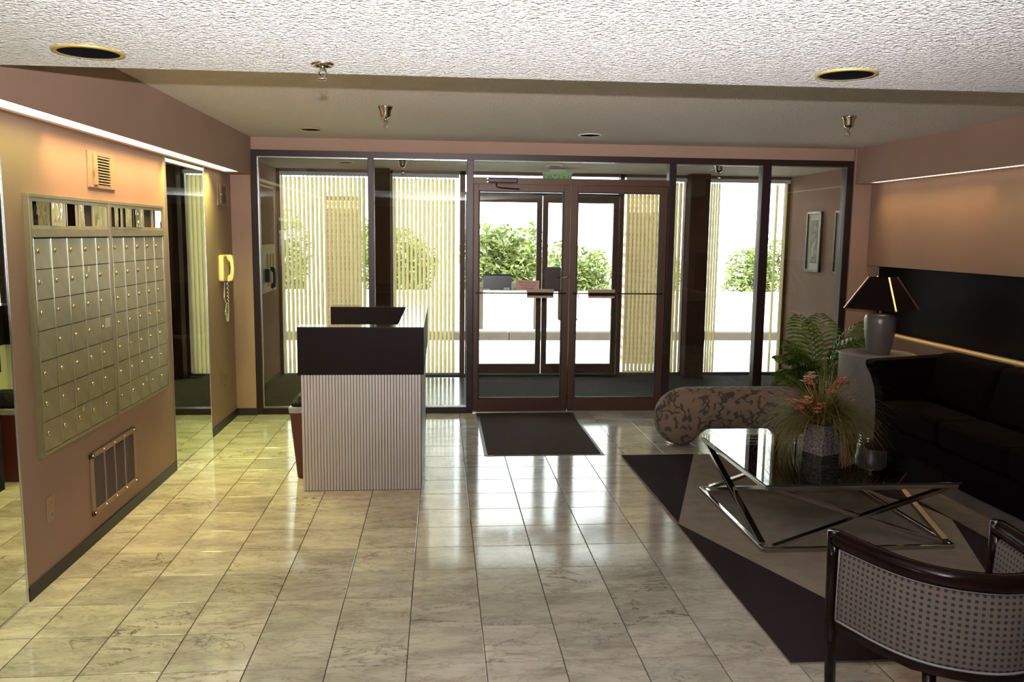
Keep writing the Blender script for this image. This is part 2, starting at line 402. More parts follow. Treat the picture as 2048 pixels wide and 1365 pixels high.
struct('soffit_left', MB().box(-1.668, -1.652, BACK, YW, 2.1413, ZF).box(XL, -1.668, 7.3, YW, 2.1413, 2.155).box(XL, -1.668, BACK, 7.3, 2.22, 2.235).box(XL, XL+.035, BACK, 7.3, 2.138, 2.158), WALL, label='boxed soffit above the left wall')
struct('wall_left_outer', MB().box(-8, XL-.12, YW, YW+.1, 0, 3), WALLB)
# right side
struct('wall_right', MB().box(XR2, XR2+.3, BACK, 7.6, 1.4, 2.6), WALL, label='peach upper right wall over the long recess')
struct('wall_right_lower', MB().box(XR2, XR2+.3, BACK, 7.6, 0, .787), WALL, label='peach lower right wall behind the sofa')
struct('wall_right_recess', MB().box(XR3, XR3+.16, BACK, 7.6, .787, 1.4), WALL, label='back of the long recess')
struct('wall_right_return', MB().box(XR-.01, 4.3, 7.6, YW+.06, 0, 2.6), WALL, label='peach return right of the glazed screen')
struct('soffit_right', MB().box(XR, XR+.016, BACK, YW, 2.15, ZF).box(XR+.016, XR2, 7.45, YW, 2.15, 2.165).box(XR+.016, XR2, BACK, 7.45, 2.225, 2.24), WALL, label='boxed soffit above the right wall')
struct('wall_front', MB().box(XL-.1, 4.3, YW-.03, YW+.07, 2.3625, ZF+.1), WALL, label='peach header above the glazed screen')
struct('wall_back', MB().box(XL-.1, 4.3, BACK-.1, BACK, 0, 2.6), WALLB)
struct('baseboard_left', MB().box(XL, XL+.008, 3.72, 5.82, 0, .065).box(XL, XL+.008, 6.75, 7.6, 0, .065).box(XL, -1.655, 7.592, 7.6, 0, .065), RUBBER, label='black rubber baseboard')
struct('baseboard_right', MB().box(XR2-.008, XR2, BACK, 7.6, 0, .065).box(XR-.01, XR2, 7.592, 7.6, 0, .065), RUBBER)
# vestibule
struct('wall_vestibule_left', MB().box(-2.0, -1.84, YW+.07, YB+.12, 0, 2.5), WALL, label='tan left wall of the vestibule')
struct('wall_vestibule_right', MB().box(4.14, 4.3, YW+.07, YB+.12, 0, 2.5), WALL, label='tan right wall of the vestibule')
vf = struct('floor_vestibule', MB().box(-2.0, 4.3, YW+.06, YB+.1, -.12, -.002), CARPET, label='dark carpeted vestibule floor')
sl = MB().box(-.149, .149, -.149, .149, -.003, .002).mesh('tile', SLATE)
for i in range(3):
    for j in range(6): inst('tile', sl, (-.45+.302*i, 7.9+.302*j, 0), vf)
struct('baseboard_vestibule', MB().box(-1.84, -1.828, YW+.07, YB, 0, .06).box(4.128, 4.14, YW+.07, YB, 0, .06), RUBBER)

# cove lights
def cove(y0, y1, m, label, side, col, en, sprd=105):
    x0, x1 = (-1.79, -1.672) if side < 0 else (3.86, 3.955)
    z = 2.146 if side < 0 else 2.155
    t = thing('cove_light', ((x0+x1)/2, (y0+y1)/2, z), label, 'light', 'fluorescent cove lights')
    w2, l2 = (x1-x0)/2, (y1-y0)/2-.004
    MB().box(-w2, w2, -l2, l2, 0, .006).obj('diffuser', m, t)
    MB().box(-w2, w2, -l2, l2, .008, .045).obj('housing', WHITEP, t)
    l = D.lights.new('tube_light', 'AREA'); l.shape = 'RECTANGLE'; l.size = 2*w2*.9; l.size_y = 2*l2*(.72 if y1 > 7.2 and side < 0 else 1); l.energy = en; l.color = col; l.spread = math.radians(sprd)
    o = D.objects.new('tube_light', l); COL.objects.link(o); o.parent = t; o.location = (0, -.16 if y1 > 7.2 and side < 0 else 0, -.002)
OR, YG = (1, .68, .3), (.9, 1, .27)
cove(2.5, 4.1, LAMPY, 'yellow tinted cove tube nearest the camera over the left mirror', -1, YG, 5)
cove(4.1, 5.75, LAMPO, 'warm orange cove tube above the mailboxes', -1, OR, 15)
cove(5.75, 7.28, LAMPY, 'yellowish cove tube above the wall telephone', -1, YG, 21, 115)
cove(4.2, 5.8, LAMPR, 'orange cove tube over the black recessed panel, nearer half', 1, (1, .84, .38), 2.6, 62)
cove(5.8, 7.42, LAMPR, 'orange cove tube over the lamp and end table', 1, OR, 4, 75)

# ------------------------------------------------------------------ glazed screen (inner)
Y0, Y1 = YW-.045, YW+.055
scr = sroot('window_frame', label='dark bronze frame of the glazed screen')
posts = [(-1.655,-1.6),(-.642,-.589),(.238,.297),(2.085,2.15),(2.958,3.044),(3.765,3.83)]
for a, b in posts: MB().box(a, b, Y0, Y1, 0, 2.307).obj('mullion', BRONZE, scr, bevel=.003)
MB().box(-1.655, 3.83, Y0, Y1, 2.307, 2.3625).obj('head_rail', BRONZE, scr)
MB().box(.297, 2.085, Y0, Y1, 2.1, 2.157).obj('transom_bar', BRONZE2, scr)
for k in (0, 1, 3, 4):
    MB().box(posts[k][1], posts[k+1][0], Y0, Y1, 0, .058).obj('bottom_rail', BRONZE, scr)
    MB().box(posts[k][1], posts[k+1][0], Y0+.03, Y0+.04, .058, .066).obj('glazing_bead', ALU, scr)
    MB().box(posts[k][1], posts[k+1][0], Y0+.03, Y0+.04, 2.3, 2.307).obj('glazing_bead', ALU, scr)
MB().box(posts[0][1], posts[0][1]+.008, Y0+.02, Y0+.035, .06, 2.3).obj('glazing_bead', ALU, scr)
MB().box(.297, 2.085, YW-.02, Y1, -.002, .01).obj('threshold', ALU, scr)
wn = 0
def pane(x0, x1, z0, z1, y, name=None):
    global wn; wn += 1
    r = sroot('window_%d' % wn)
    MB().box(x0, x1, y-.003, y+.003, z0, z1).obj('pane', GLASS, r)
    return r
for k in (0, 1, 3, 4): pane(posts[k][1], posts[k+1][0], .058, 2.307, YW)
pane(.297, 2.085, 2.157, 2.307, YW)
def door(n, x0, x1, hinge, label):
    d = sroot('door_%d' % n, ((x0+x1)/2, YW, 0), label)
    w2 = (x1-x0)/2-.002; z0, z1 = .012, 2.098
    gl, gr = (.048, .061) if hinge < 0 else (.061, .06)
    gx0, gx1 = -w2+gl, w2-gr
    MB().box(-w2, gx0, -.022, .022, z0, z1).obj('stile', BRONZE2, d, bevel=.003)
    MB().box(gx1, w2, -.022, .022, z0, z1).obj('stile', BRONZE2, d, bevel=.003)
    MB().box(gx0, gx1, -.022, .022, z0, .13).obj('bottom_rail', BRONZE2, d)
    MB().box(gx0, gx1, -.022, .022, 2.04, z1).obj('top_rail', BRONZE2, d)
    g = MB(); t = .01
    for yy in (-.016, .006):
        g.box(gx0, gx0+t, yy, yy+.01, .13, 2.04).box(gx1-t, gx1, yy, yy+.01, .13, 2.04).box(gx0, gx1, yy, yy+.01, .13, .13+t).box(gx0, gx1, yy, yy+.01, 2.04-t, 2.04)
    g.obj('gasket', GASKET, d)
    MB().box(gx0, gx1, -.003, .003, .13, 2.04).obj('pane', GLASS, d)
    # push rail with paddle on the lobby side
    MB().tube([(gx0-.03, -.055, 1.118), (gx1+.03, -.055, 1.118)], .006, 8).obj('push_bar', BRONZE, d, smooth=True)
    for x in (gx0-.025, gx1+.025): MB().box(x-.008, x+.008, -.06, -.022, 1.108, 1.128).obj('push_bar_bracket', BRONZE, d)
    cx = (gx1-.21) if hinge < 0 else (gx0+.23)
    pd = MB().box(cx-.125, cx+.125, -.085, -.05, 1.128, 1.158).obj('push_paddle', BEIGE, d, bevel=.003)
    MB().box(cx-.12, cx+.12, -.075, -.05, 1.098, 1.128).obj('paddle_core', DESKD, pd)
    MB().box(cx-.12, cx+.12, -.085, -.05, 1.078, 1.098).obj('paddle_lip', BEIGE, pd)
    # pull handle outside
    xs = w2-.075 if hinge < 0 else -w2+.075
    MB().tube([(xs, .02, 1.13), (xs, .07, 1.13), (xs, .07, .87), (xs, .02, .87)], .012, 8).obj('pull_handle', BEIGE, d, smooth=True)
    return d
d1 = door(1, .297, 1.184, -1, 'left bronze entrance door with notices and closer')
d2 = door(2, 1.184, 2.085, 1, 'right bronze entrance door beside the bench')
# closer over the left door
c = thing('door_closer', (.52, YW-.06, 2.128), 'bronze door closer on the bar over the left door', 'door closer')
MB().box(-.1, .17, -.03, .03, -.022, .022).obj('body', BRONZE, c, bevel=.008)
for z in (-.014, .014): MB().lathe([(.006, 0), (.006, .006)], 8).obj('cap', ALU, c).matrix_local = Matrix.Translation((-.1, -.034, z)) @ Matrix.Rotation(PI/2, 4, 'X')
MB().tube([(-.02, -.01, -.022), (-.02, -.01, -.05), (.0, -.012, -.062), (.19, -.012, -.074)], .007, 6).obj('arm', BRONZE, c)
# lock cover and lever on the left door
k = thing('lock_cover', (1.026, YW-.03, 1.245), 'tall dark metal plate on the glass by the meeting stile', 'plate')
MB().box(-.076, .076, -.006, .006, -.112, .112).obj('plate', BRONZE, k, bevel=.004)
lv = MB().tube([(.05, -.012, .02), (.1, -.05, .02), (.15, -.05, .032)], .007, 6).obj('lever', ALU, k, smooth=True)
# notices
n1 = thing('notice_board', (.52, YW-.012, 1.215), 'black notice taped to the left door glass', 'sign')
MB().box(-.13, .13, -.003, .003, -.073, .073).obj('board', BLACKP, n1)
MB().box(-.13, .13, -.005, -.003, .062, .073).obj('edge', DESKD, n1)
MB().box(.06, .115, -.0045, -.003, -.068, -.048).obj('sticker', HEADR, n1)
MB().box(-.125, -.07, -.0045, -.003, -.072, -.058).obj('sticker', HEADR, n1)
n2 = thing('door_notice', (.8, YW+.006, 1.187), 'pink paper notice with reversed red lettering on the door glass', 'sign')
n2.rotation_euler = (0, .03, 0)
MB().box(-.108, .108, -.0005, .0005, -.047, .047).obj('paper', PINK, n2)
for zz, tx in ((.024, 'THIS DOOR MUST'), (-.002, 'BE CLOSED AT'), (-.027, 'ALL TIMES')):
    o = inst('lettering', text_mesh('lettering', tx, .022, RED), (0, -.0013, zz), n2, (PI/2, 0, 0), (-1, 1, 1))

# ------------------------------------------------------------------ outer glazing
os_ = sroot('window_frame_outer', label='bronze frame of the outer glazing')
oy0, oy1 = YB-.01, YB+.09
for a, b in [(-1.84,-1.8),(-.8,-.54),(.225,.285),(2.09,2.14),(2.87,3.12),(4.1,4.14)]:
    MB().box(a, b, oy0, oy1, 0, ZV).obj('mullion', BRONZE2, os_)
MB().box(-1.84, 4.14, oy0, oy1, 2.325, ZV).obj('head_rail', BRONZE2, os_)
for a, b in [(-1.8,-.8),(-.54,.225),(2.14,2.87),(3.12,4.1)]: MB().box(a, b, oy0, oy1, 0, .028).obj('bottom_rail', ALU, os_)
MB().box(.285, 2.09, oy0, oy1, 2.1, 2.13).obj('transom_bar', BRONZE2, os_)
MB().box(.285, 2.09, oy0+.02, oy1, -.002, .012).obj('threshold', ALU, os_)
for a, b in [(-1.8,-.8),(-.54,.225),(2.14,2.87),(3.12,4.1)]: pane(a, b, .028, 2.325, YB+.05)
pane(.285, 2.09, 2.13, 2.325, YB+.05)
def odoor(n, x0, x1, label):
    d = sroot('door_%d' % n, ((x0+x1)/2, YB+.04, 0), label); w2 = (x1-x0)/2-.004
    MB().box(-w2, -w2+.062, -.022, .022, .012, 2.098).obj('stile', BRONZE2, d)
    MB().box(w2-.062, w2, -.022, .022, .012, 2.098).obj('stile', BRONZE2, d)
    MB().box(-w2+.062, w2-.062, -.022, .022, .012, .125).obj('bottom_rail', BRONZE2, d)
    MB().box(-w2+.062, w2-.062, -.022, .022, 2.02, 2.098).obj('top_rail', BRONZE2, d)
    MB().box(-w2+.062, w2-.062, -.003, .003, .125, 2.02).obj('pane', GLASS, d)
odoor(3, .285, 1.187, 'left outer bronze door to the driveway'); odoor(4, 1.187, 2.09, 'right outer bronze door to the driveway')
# columns
for x, l in ((-.67, 'brown boxed column between the blinds behind the reception desk'), (2.972, 'brown boxed column right of the doors')):
    c = struct('column', MB().box(x-.115, x+.11, 9.5, 9.66, 0, ZV), COLM, label=l); del c['kind']; tag(c, l, 'column', kind='structure'); del c['category']

# vertical blinds
smesh = MB()
n = 4
for s_ in range(n+1):
    u = -.5+s_/n; bow = .0125*(1-4*u*u)
    smesh.v += [(u*.052, bow, 0), (u*.052, bow, 2.235)]
for s_ in range(n): smesh.f.append((2*s_, 2*s_+2, 2*s_+3, 2*s_+1))
slat_me = smesh.mesh('slat', SLAT, smooth=True)
clip_me = MB().box(-.004, .004, -.003, .003, 0, .02).mesh('slat_clip', WHITEP)
def blind(x0, x1, label, n=None, ang=.62, positions=None):
    t = thing('vertical_blind', ((x0+x1)/2, YB-.07, .03), label, 'blinds', 'vertical blinds of the vestibule')
    W = x1-x0
    MB().box(-W/2, W/2, -.02, .02, 2.25, 2.29).obj('headrail', HEADR, t)
    ps = positions or [x0+.024+.0475*i for i in range(int((W-.02)/.0475))]
    for p in ps:
        s_ = inst('slat', slat_me, (p-(x0+x1)/2, 0, 0), t, (0, 0, ang+random.uniform(-.09, .09)))
        inst('slat_clip', clip_me, (0, 0, 2.232), s_)
    MB().tube([(-W/2+.02, -.02, 2.25), (-W/2+.021, -.022, 1.2), (-W/2+.02, -.02, .35)], .0018, 4).obj('chain', WHITEP, t)
blind(-1.79, -.8, 'cream vertical blind in the leftmost vestibule window', ang=-.70)
blind(-.54, .215, 'cream vertical blind behind the right end of the reception desk', ang=-.82)
blind(2.15, 2.86, 'cream vertical blind right of the outer doors', ang=-1.08)
blind(3.12, 4.1, 'opened cream blind with few slats in the brightest window', ang=-1.45, positions=[3.16, 3.19, 3.22, 3.25, 3.95, 4.06])

# ------------------------------------------------------------------ ceiling fittings
def downlight(x, y, z, R, m, label, group='recessed downlights'):
    t = thing('downlight', (x, y, z), label, 'downlight', group)
    MB().lathe([(R*.84, .0), (R, -.001), (R, -.006), (R*.86, -.008), (R*.84, 0)], 40, cap=False).obj('trim_ring', m, t, smooth=True)
    MB().lathe([(R*.85, -.006), (R*.8, -.004), (R*.62, -.003), (0.001, -.003)], 40, cap=False).obj('baffle', DLBLK, t, smooth=True)
downlight(-1.163, 2.985, ZN, .112, DLRING, 'large black downlight with brass ring, left near ceiling')
downlight(1.455, 2.995, ZN, .108, DLRING, 'large black downlight with brass ring, right near ceiling')
downlight(-1.03, 6.96, ZF, .088, DLRING, 'small dark downlight in the far ceiling left of the sprinkler')
downlight(1.222, 6.94, ZF, .097, DLRINGW, 'small white ringed downlight in the far ceiling over the doors')
downlight(-.96, 8.75, ZV, .085, DLRINGW, 'downlight in the vestibule ceiling over the left blind')
downlight(1.18, 8.75, ZV, .085, DLRINGW, 'downlight in the vestibule ceiling above the exit sign')
downlight(2.95, 8.85, ZV, .085, DLRINGW, 'downlight in the vestibule ceiling right of the column')
def sprinkler(x, y, z, label, flat=False, sc=1.):
    t = thing('sprinkler_head', (x, y, z), label, 'sprinkler', 'pendent sprinkler heads')
    if flat:
        MB().lathe([(.04, 0), (.042, -.004), (.034, -.008), (.02, -.002)], 24).obj('escutcheon', SPRK, t, smooth=True); z0 = -.002
    else:
        MB().lathe([(.05, 0), (.047, -.008), (.036, -.03), (.034, -.055), (.028, -.07), (.012, -.078)], 24).obj('escutcheon', SPRK, t, smooth=True); z0 = -.075
    MB().lathe([(.009, z0), (.011, z0-.012), (.007, z0-.016)], 10).obj('body', SPRK, t, smooth=True)
    MB().tube([(.006, 0, z0-.014), (.014, 0, z0-.028), (.004, 0, z0-.046)], .0022, 5).tube([(-.006, 0, z0-.014), (-.014, 0, z0-.028), (-.004, 0, z0-.046)], .0022, 5).obj('yoke', SPRK, t)
    MB().lathe([(.005, z0-.044), (.018, z0-.05), (.018, z0-.053), (.004, z0-.056)], 14).obj('deflector', SPRK, t)
sprinkler(-.412, 3.08, ZN, 'flat plated sprinkler in the bright near ceiling', True)
sprinkler(-.357, 5.65, ZF, 'bell shaped chrome sprinkler in the far ceiling above the desk')
sprinkler(2.753, 5.59, ZF, 'bell shaped chrome sprinkler in the far ceiling at right')
sprinkler(-.366, 8.32, ZV, 'sprinkler seen through the glass over the second blind')
sprinkler(2.758, 8.26, ZV, 'sprinkler seen through the glass by the right column')
ex = thing('exit_sign', (1.27, 9.2, 2.222), 'green lettered exit sign hanging in the vestibule', 'sign')
MB().box(-.16, .16, -.004, .004, -.09, .09).obj('plate', SIGNW, ex)
MB().box(-.09, .09, -.03, .03, .1, .137).obj('housing', WHITEP, ex, bevel=.006)
MB().box(-.162, .162, -.01, .01, .088, .1).obj('rail', WHITEP, ex)
inst('lettering', text_mesh('lettering', 'EXIT', .14, GREEN), (0, -.006, .028), ex, (PI/2, 0, 0))

# ------------------------------------------------------------------ left wall: mirrors, mailboxes, vents
def mirror(y0, y1, label):
    t = thing('wall_mirror', (XL, (y0+y1)/2, 0), label, 'mirror', 'full height wall mirrors'); l = (y1-y0)/2
    MB().box(.001, .005, -l, l, .008, 2.15).obj('mirror_glass', MIRROR, t)
    MB().box(0, .008, -l-.004, -l+.003, 0, 2.15).box(0, .008, l-.003, l+.004, 0, 2.15).box(0, .009, -l, l, 0, .009).obj('edge_channel', ALU, t)
mirror(.4, 3.705, 'tall mirror at the left edge reflecting the sofa')
mirror(5.835, 6.745, 'narrow full height mirror reflecting the vertical blinds')
lockm = MB().lathe([(.0105, 0), (.0105, .005), (.0075, .008)], 12)
lock_me = lockm.mesh('lock', BRASS, smooth=True)
def bank(y0, y1, label, stick):
    yc = (y0+y1)/2; t = thing('mailbox_bank', (XL, yc, 0), label, 'mailboxes', 'brushed steel apartment mailboxes')
    W = y1-y0; w2 = W/2; ztop, zbot = 1.81, .612
    fr = MB()
    fr.box(0, .028, -w2, w2, ztop-.018, ztop).box(0, .028, -w2, -w2+.018, zbot, ztop-.018).box(0, .028, w2-.012, w2, zbot, ztop-.018)
    fr.box(0, .0275, -w2+.018, w2-.012, 1.615, 1.655)
    fr.obj('frame', STEELF, t, bevel=.002)
    MB().box(0, .012, -w2+.018, w2-.012, zbot, 1.79).obj('back_plate', DARKIN, t)
    MB().box(.002, .02, -w2+.018, w2-.012, zbot, zbot+.018).obj('bottom_rail', STEEL, t)
    # directory window row
    a, b = -w2+.03, w2-.026; pw = (b-a)/5
    wf = MB(); wf.box(.012, .024, a-.012, b+.014, 1.775, 1.792).box(.012, .024, a-.012, b+.014, 1.655, 1.668)
    for i in range(6): wf.box(.012, .024, a+i*pw-.009, a+i*pw+.009, 1.668, 1.775)
    wf.obj('directory_frame', STEEL, t, bevel=.0015)
    for i in range(5):
        p = MB().box(-.001, .001, -pw/2+.008, pw/2-.008, 1.668, 1.775).mesh('directory_pane', DIRG)
        inst('directory_pane', p, (.017, a+(i+.5)*pw, 0), t, (0, random.uniform(-.01, .01), random.uniform(-.13, .13)))
    # doors
    a, b = -w2+.03, w2-.02; pw = (b-a)/5; z0, z1 = zbot+.02, 1.61; ph = (z1-z0)/7
    dm = MB().box(0, .006, -pw/2+.0032, pw/2-.0032, -ph/2+.0022, ph/2-.0022).mesh('door', STEEL)
    tr = MB()
    for i in range(6): tr.box(.012, .0235, a+i*pw-.0028, a+i*pw+.0028, z0, z1)
    tr.obj('mullion_strips', ALU, t)
    MB().box(.012, .022, a, b, z1, z1+.006).obj('top_strip', DARKIN, t)
    for i in range(5):
        for j in range(7):
            d = inst('door', dm, (.014+random.uniform(0, .0015), a+(i+.5)*pw, z1-(j+.5)*ph), t, (0, random.uniform(-.006, .006), random.uniform(-.012, .012)))
            if (i, j) in stick.get('nolock', ()): continue
            inst('lock', lock_me, (.006, -pw/2+.036 if pw > .15 else -pw/2+.05, .012), d, (0, PI/2, 0))
    for (i, j, dy, dz, sw, sh) in stick['labels']:
        MB().box(.0222, .0228, a+(i+.5)*pw+dy-sw/2, a+(i+.5)*pw+dy+sw/2, z1-(j+.5)*ph+dz-sh/2, z1-(j+.5)*ph+dz+sh/2).obj('sticker', STK, t)
    return t
bank(3.885, 4.788, 'left bank of thirty five steel mailboxes with a directory row', dict(nolock=[(0, 3)], labels=[(3, 1, -.02, .05, .03, .028), (4, 3, .02, .03, .07, .05), (2, 6, 0, .045, .02, .02)]))
bank(4.79, 5.692, 'right bank of thirty five steel mailboxes, nearer the tall mirror', dict(labels=[(4, 3, .01, -.04, .03, .006), (2, 6, .02, .04, .02, .03)]))
def vent(yc, zc, label):
    t = thing('wall_vent', (XL, yc, zc), label, 'vent', 'small painted air vents')
    MB().box(0, .008, -.18, -.11, -.095, .095).box(0, .008, .115, .18, -.095, .095).box(0, .008, -.11, .115, .075, .095).box(0, .008, -.11, .115, -.095, -.075).obj('frame', CREAM, t, bevel=.002)
    MB().box(.0, .002, -.11, .115, -.075, .075).obj('duct', DARKIN, t)
    MB().box(.008, .014, -.12, -.07, -.08, .08).obj('damper_plate', CREAM, t, bevel=.002)
    MB().box(.014, .03, -.128, -.12, -.01, .004).obj('lever', CREAM, t)
    lm = MB().bar((.006, -.068, 0), (.006, .108, 0), .012, .0035, up=(.6, 0, .8)).mesh('louver', CREAM)
    for k in range(10): inst('louver', lm, (0, 0, -.067+.0149*k), t)
vent(4.77, 1.967, 'peach painted air vent above the mailboxes')
vent(7.32, 1.955, 'cream air vent high on the wall over the telephone')
gr = thing('return_grille', (XL, 4.745, .318), 'large peach return air grille low under the mailboxes', 'vent')
gw, gh = .322, .168
MB().box(0, .012, -gw, -gw+.035, -gh, gh).box(0, .012, gw-.03, gw, -gh, gh).box(0, .012, -gw, gw, gh-.03, gh).box(0, .012, -gw, gw, -gh, -gh+.03).obj('frame', CREAM, gr, bevel=.003)
for k in range(1, 4): MB().box(.001, .011, -gw+.035+k*.1448-.006, -gw+.035+k*.1448+.006, -gh+.03, gh-.03).obj('divider', CREAM, gr)
MB().box(0, .001, -gw+.03, gw-.03, -gh+.03, gh-.03).obj('duct', DARKIN, gr)
lv = MB()
for k in range(26): lv.bar((.006, -gw+.035, -gh+.034+k*.0104), (.006, gw-.03, -gh+.034+k*.0104), .009, .0018, up=(.7, 0, .7))
lv.obj('fine_louvers', LOUV, gr, kind='stuff')
for yy in (-.3, -.15, 0, .15, .3):
    for zz in (-gh+.014, gh-.014): MB().lathe([(.005, 0), (.004, .003)], 8).obj('screw', ALU, gr).matrix_local = Matrix.Translation((.012, yy, zz)) @ Matrix.Rotation(PI/2, 4, 'Y')
ol = thing('wall_outlet', (XL, 3.97, .348), 'peach wall socket low between mirror and grille', 'socket')
MB().box(0, .006, -.036, .036, -.06, .06).obj('cover_plate', CREAM, ol, bevel=.002)
for z in (-.028, .028):
    s_ = MB().lathe([(.017, 0), (.016, .003)], 16).obj('receptacle', CREAM, ol); s_.matrix_local = Matrix.Translation((.006, 0, z)) @ Matrix.Rotation(PI/2, 4, 'Y')
    MB().box(-.006, -.004, .003, .0035, .0, .0).box(-.007, .003, -.0075, -.005, .003, .0035).box(-.007, .003, .005, .0075, .003, .0035).obj('slots', DARKIN, s_)
# scribble on the yellow wall
sb = tag(MB().tube([(XL+.001, 7.06, .5), (XL+.001, 7.065, .36)], .0035, 4).tube([(XL+.001, 7.14, .5), (XL+.001, 7.145, .38), (XL+.001, 7.19, .345), (XL+.001, 7.26, .37), (XL+.001, 7.27, .42), (XL+.001, 7.2, .44), (XL+.001, 7.15, .42)], .003, 4).obj('pen_scribble', PEN), 'brown handwritten mark low on the yellow lit wall', 'mark')
# wall phone
ph = thing('wall_telephone', (XL, 7.2, 1.345), 'yellowed wall telephone with coiled cord', 'telephone')
MB().box(0, .045, -.095, .095, -.11, .11).obj('body', IVORY, ph, bevel=.015, seg=3)
hs = MB()
pr = [(.05, -.11), (.075, -.112), (.1, -.1), (.108, -.06), (.112, 0), (.108, .06), (.1, .1), (.075, .112), (.05, .11), (.058, .07), (.078, .05), (.084, 0), (.078, -.05), (.058, -.07)]
n = len(pr)
for yy in (-.03, .03): hs.v += [(x, yy, z) for x, z in pr]
hs.f += [tuple(range(n)), tuple(range(2*n-1, n-1, -1))]+[(i, n+i, n+(i+1)%n, (i+1)%n) for i in range(n)]
hs.obj('handset', IVORY, ph, bevel=.008, seg=3)
def coil(p0, p1, p2, turns, r, wr):
    pts = []
    for i in range(turns*8+1):
        t = i/(turns*8); a = 2*PI*t*turns
        p = Vector(p0)*(1-t)**2+Vector(p1)*2*t*(1-t)+Vector(p2)*t*t
        pts.append((p.x+r*math.cos(a)*.6, p.y+r*math.sin(a), p.z))
    return MB().tube(pts, wr, 4)
coil((.05, .0, -.11), (.05, .03, -.62), (.03, -.02, -.36), 26, .009, .0028).obj('cord', WHITEP, ph)
MB().tube([(.03, -.02, -.12), (.03, -.05, -.25), (.03, .02, -.3), (.03, -.02, -.37)], .004, 5).obj('loose_cord', WHITEP, ph)

# ------------------------------------------------------------------ vestibule items
ip = thing('entry_panel', (-1.84, 9.1, 1.265), 'cream door entry panel with slots on the left vestibule wall', 'panel')
MB().box(0, .03, -.34, .36, -.25, .25).obj('board', WHITEP, ip, bevel=.006)
for k in range(3): MB().box(.03, .034, -.12+k*.15, -.04+k*.15, -.19, .15).obj('slot', CREAM, ip)
for k in range(5): MB().box(.03, .036, -.3+.13*k, -.21+.13*k, .19, .235).obj('card', PAPER, ip)
vp = thing('black_telephone', (-1.8, 8.86, 1.18), 'black telephone handset on the vestibule entry panel', 'telephone')
v2 = MB()
for yy in (-.03, .03): v2.v += [(x, yy, z) for x, z in pr]
v2.f += [tuple(range(n)), tuple(range(2*n-1, n-1, -1))]+[(i, n+i, n+(i+1)%n, (i+1)%n) for i in range(n)]
v2.obj('handset', BLACKP, vp, bevel=.008, seg=3)
MB().box(.0, .05, -.05, .05, -.05, .09).obj('cradle', BLACKP, vp, bevel=.01)
MB().tube([(.07, 0, -.11), (.08, .06, -.25), (.07, .08, -.4), (.04, .04, -.48)], .006, 6).obj('cord', BEIGE, vp)
def picture(y, label):
    t = thing('framed_print', (4.14, y, 1.607), label, 'picture', 'framed prints in the vestibule')
    w2, h = .18, .33; f = .024
    MB().box(-.03, 0, -w2, -w2+f, -h, h).box(-.03, 0, w2-f, w2, -h, h).box(-.03, 0, -w2, w2, h-f, h).box(-.03, 0, -w2, w2, -h, -h+f).obj('frame', BLACKP, t, bevel=.003)
    MB().box(-.012, -.008, -w2+f, w2-f, -h+f, h-f).obj('mat_board', PAPER, t)
    MB().box(-.0135, -.012, -.085, .085, -.235, .235).obj('print_border', ART2, t)
    MB().box(-.0145, -.0135, -.07, .07, -.22, .22).obj('print', PRINT, t)
picture(9.03, 'tall narrow framed print nearest the bright window'); picture(8.35, 'second framed print half hidden by the glass frame')

# ------------------------------------------------------------------ mat
mt = thing('entrance_mat', (.785, 6.86, 0), 'dark brown ribbed entrance mat before the double doors', 'mat')
MB().box(-.43, .43, -.73, .73, 0, .009).obj('pile', MATM, mt)
MB().box(-.455, .455, -.755, .755, 0, .004).obj('rubber_edge', RUBBER, mt)
for x in (-.44, .41): MB().box(x, x+.05, -.77, -.752, 0, .002).obj('tape', LINER, mt)

# ------------------------------------------------------------------ reception desk
dk = thing('reception_desk', (-.5, 5.302, 0), 'dark topped reception desk with white ribbed front', 'desk')
hw = .377
MB().box(-hw, hw, .012, .13, .0, .757).obj('front_panel', GROOVE, dk)
sm_ = MB().box(-.0077, .0077, 0, .014, 0.003, .756).mesh('slat', WHITEL)
for k in range(39): inst('slat', sm_, (-hw+.0097+k*(2*hw-.0194)/38, -.002, 0), dk)
MB().box(-.394, .396, -.008, .145, .757, 1.057).obj('front_fascia', DESKD, dk)
MB().box(.23, hw, .13, 1.64, .0, .757).obj('right_wing', WHITEL, dk)
MB().box(.228, .396, .145, 1.65, .757, 1.057).obj('right_fascia', DESKD, dk)
MB().box(-.36, .23, 1.47, 1.62, .0, .757).obj('back_panel', WHITEL, dk)
MB().box(-.373, .23, 1.454, 1.65, .757, 1.057).obj('back_fascia', DESKD, dk)
MB().prism([(-.394, -.008), (.396, -.008), (.396, 1.65), (-.373, 1.65), (-.373, 1.452), (.226, 1.452), (.226, .147), (-.394, .147)], 1.057, 1.062).obj('countertop', DESKT, dk)
# waste bin
bn = thing('waste_bin', (-.82, 5.69, 0), 'brown plastic waste bin with black bag behind the desk', 'bin')
def frustum(w0, d0, w1, d1, z0, z1):
    m = MB(); m.v = [(-w0,-d0,z0),(w0,-d0,z0),(w0,d0,z0),(-w0,d0,z0),(-w1,-d1,z1),(w1,-d1,z1),(w1,d1,z1),(-w1,d1,z1)]
    m.f = [(0,3,2,1),(4,5,6,7),(0,1,5,4),(1,2,6,5),(2,3,7,6),(3,0,4,7)]; return m
frustum(.14, .1, .178, .14, 0, .47).obj('bucket', BINM, bn, bevel=.012)
frustum(.18, .142, .184, .146, .455, .497).obj('liner_rim', LINER, bn, bevel=.006)
frustum(.19, .15, .12, .09, .497, .59).obj('bag', BAG, bn, bevel=.035, seg=4)

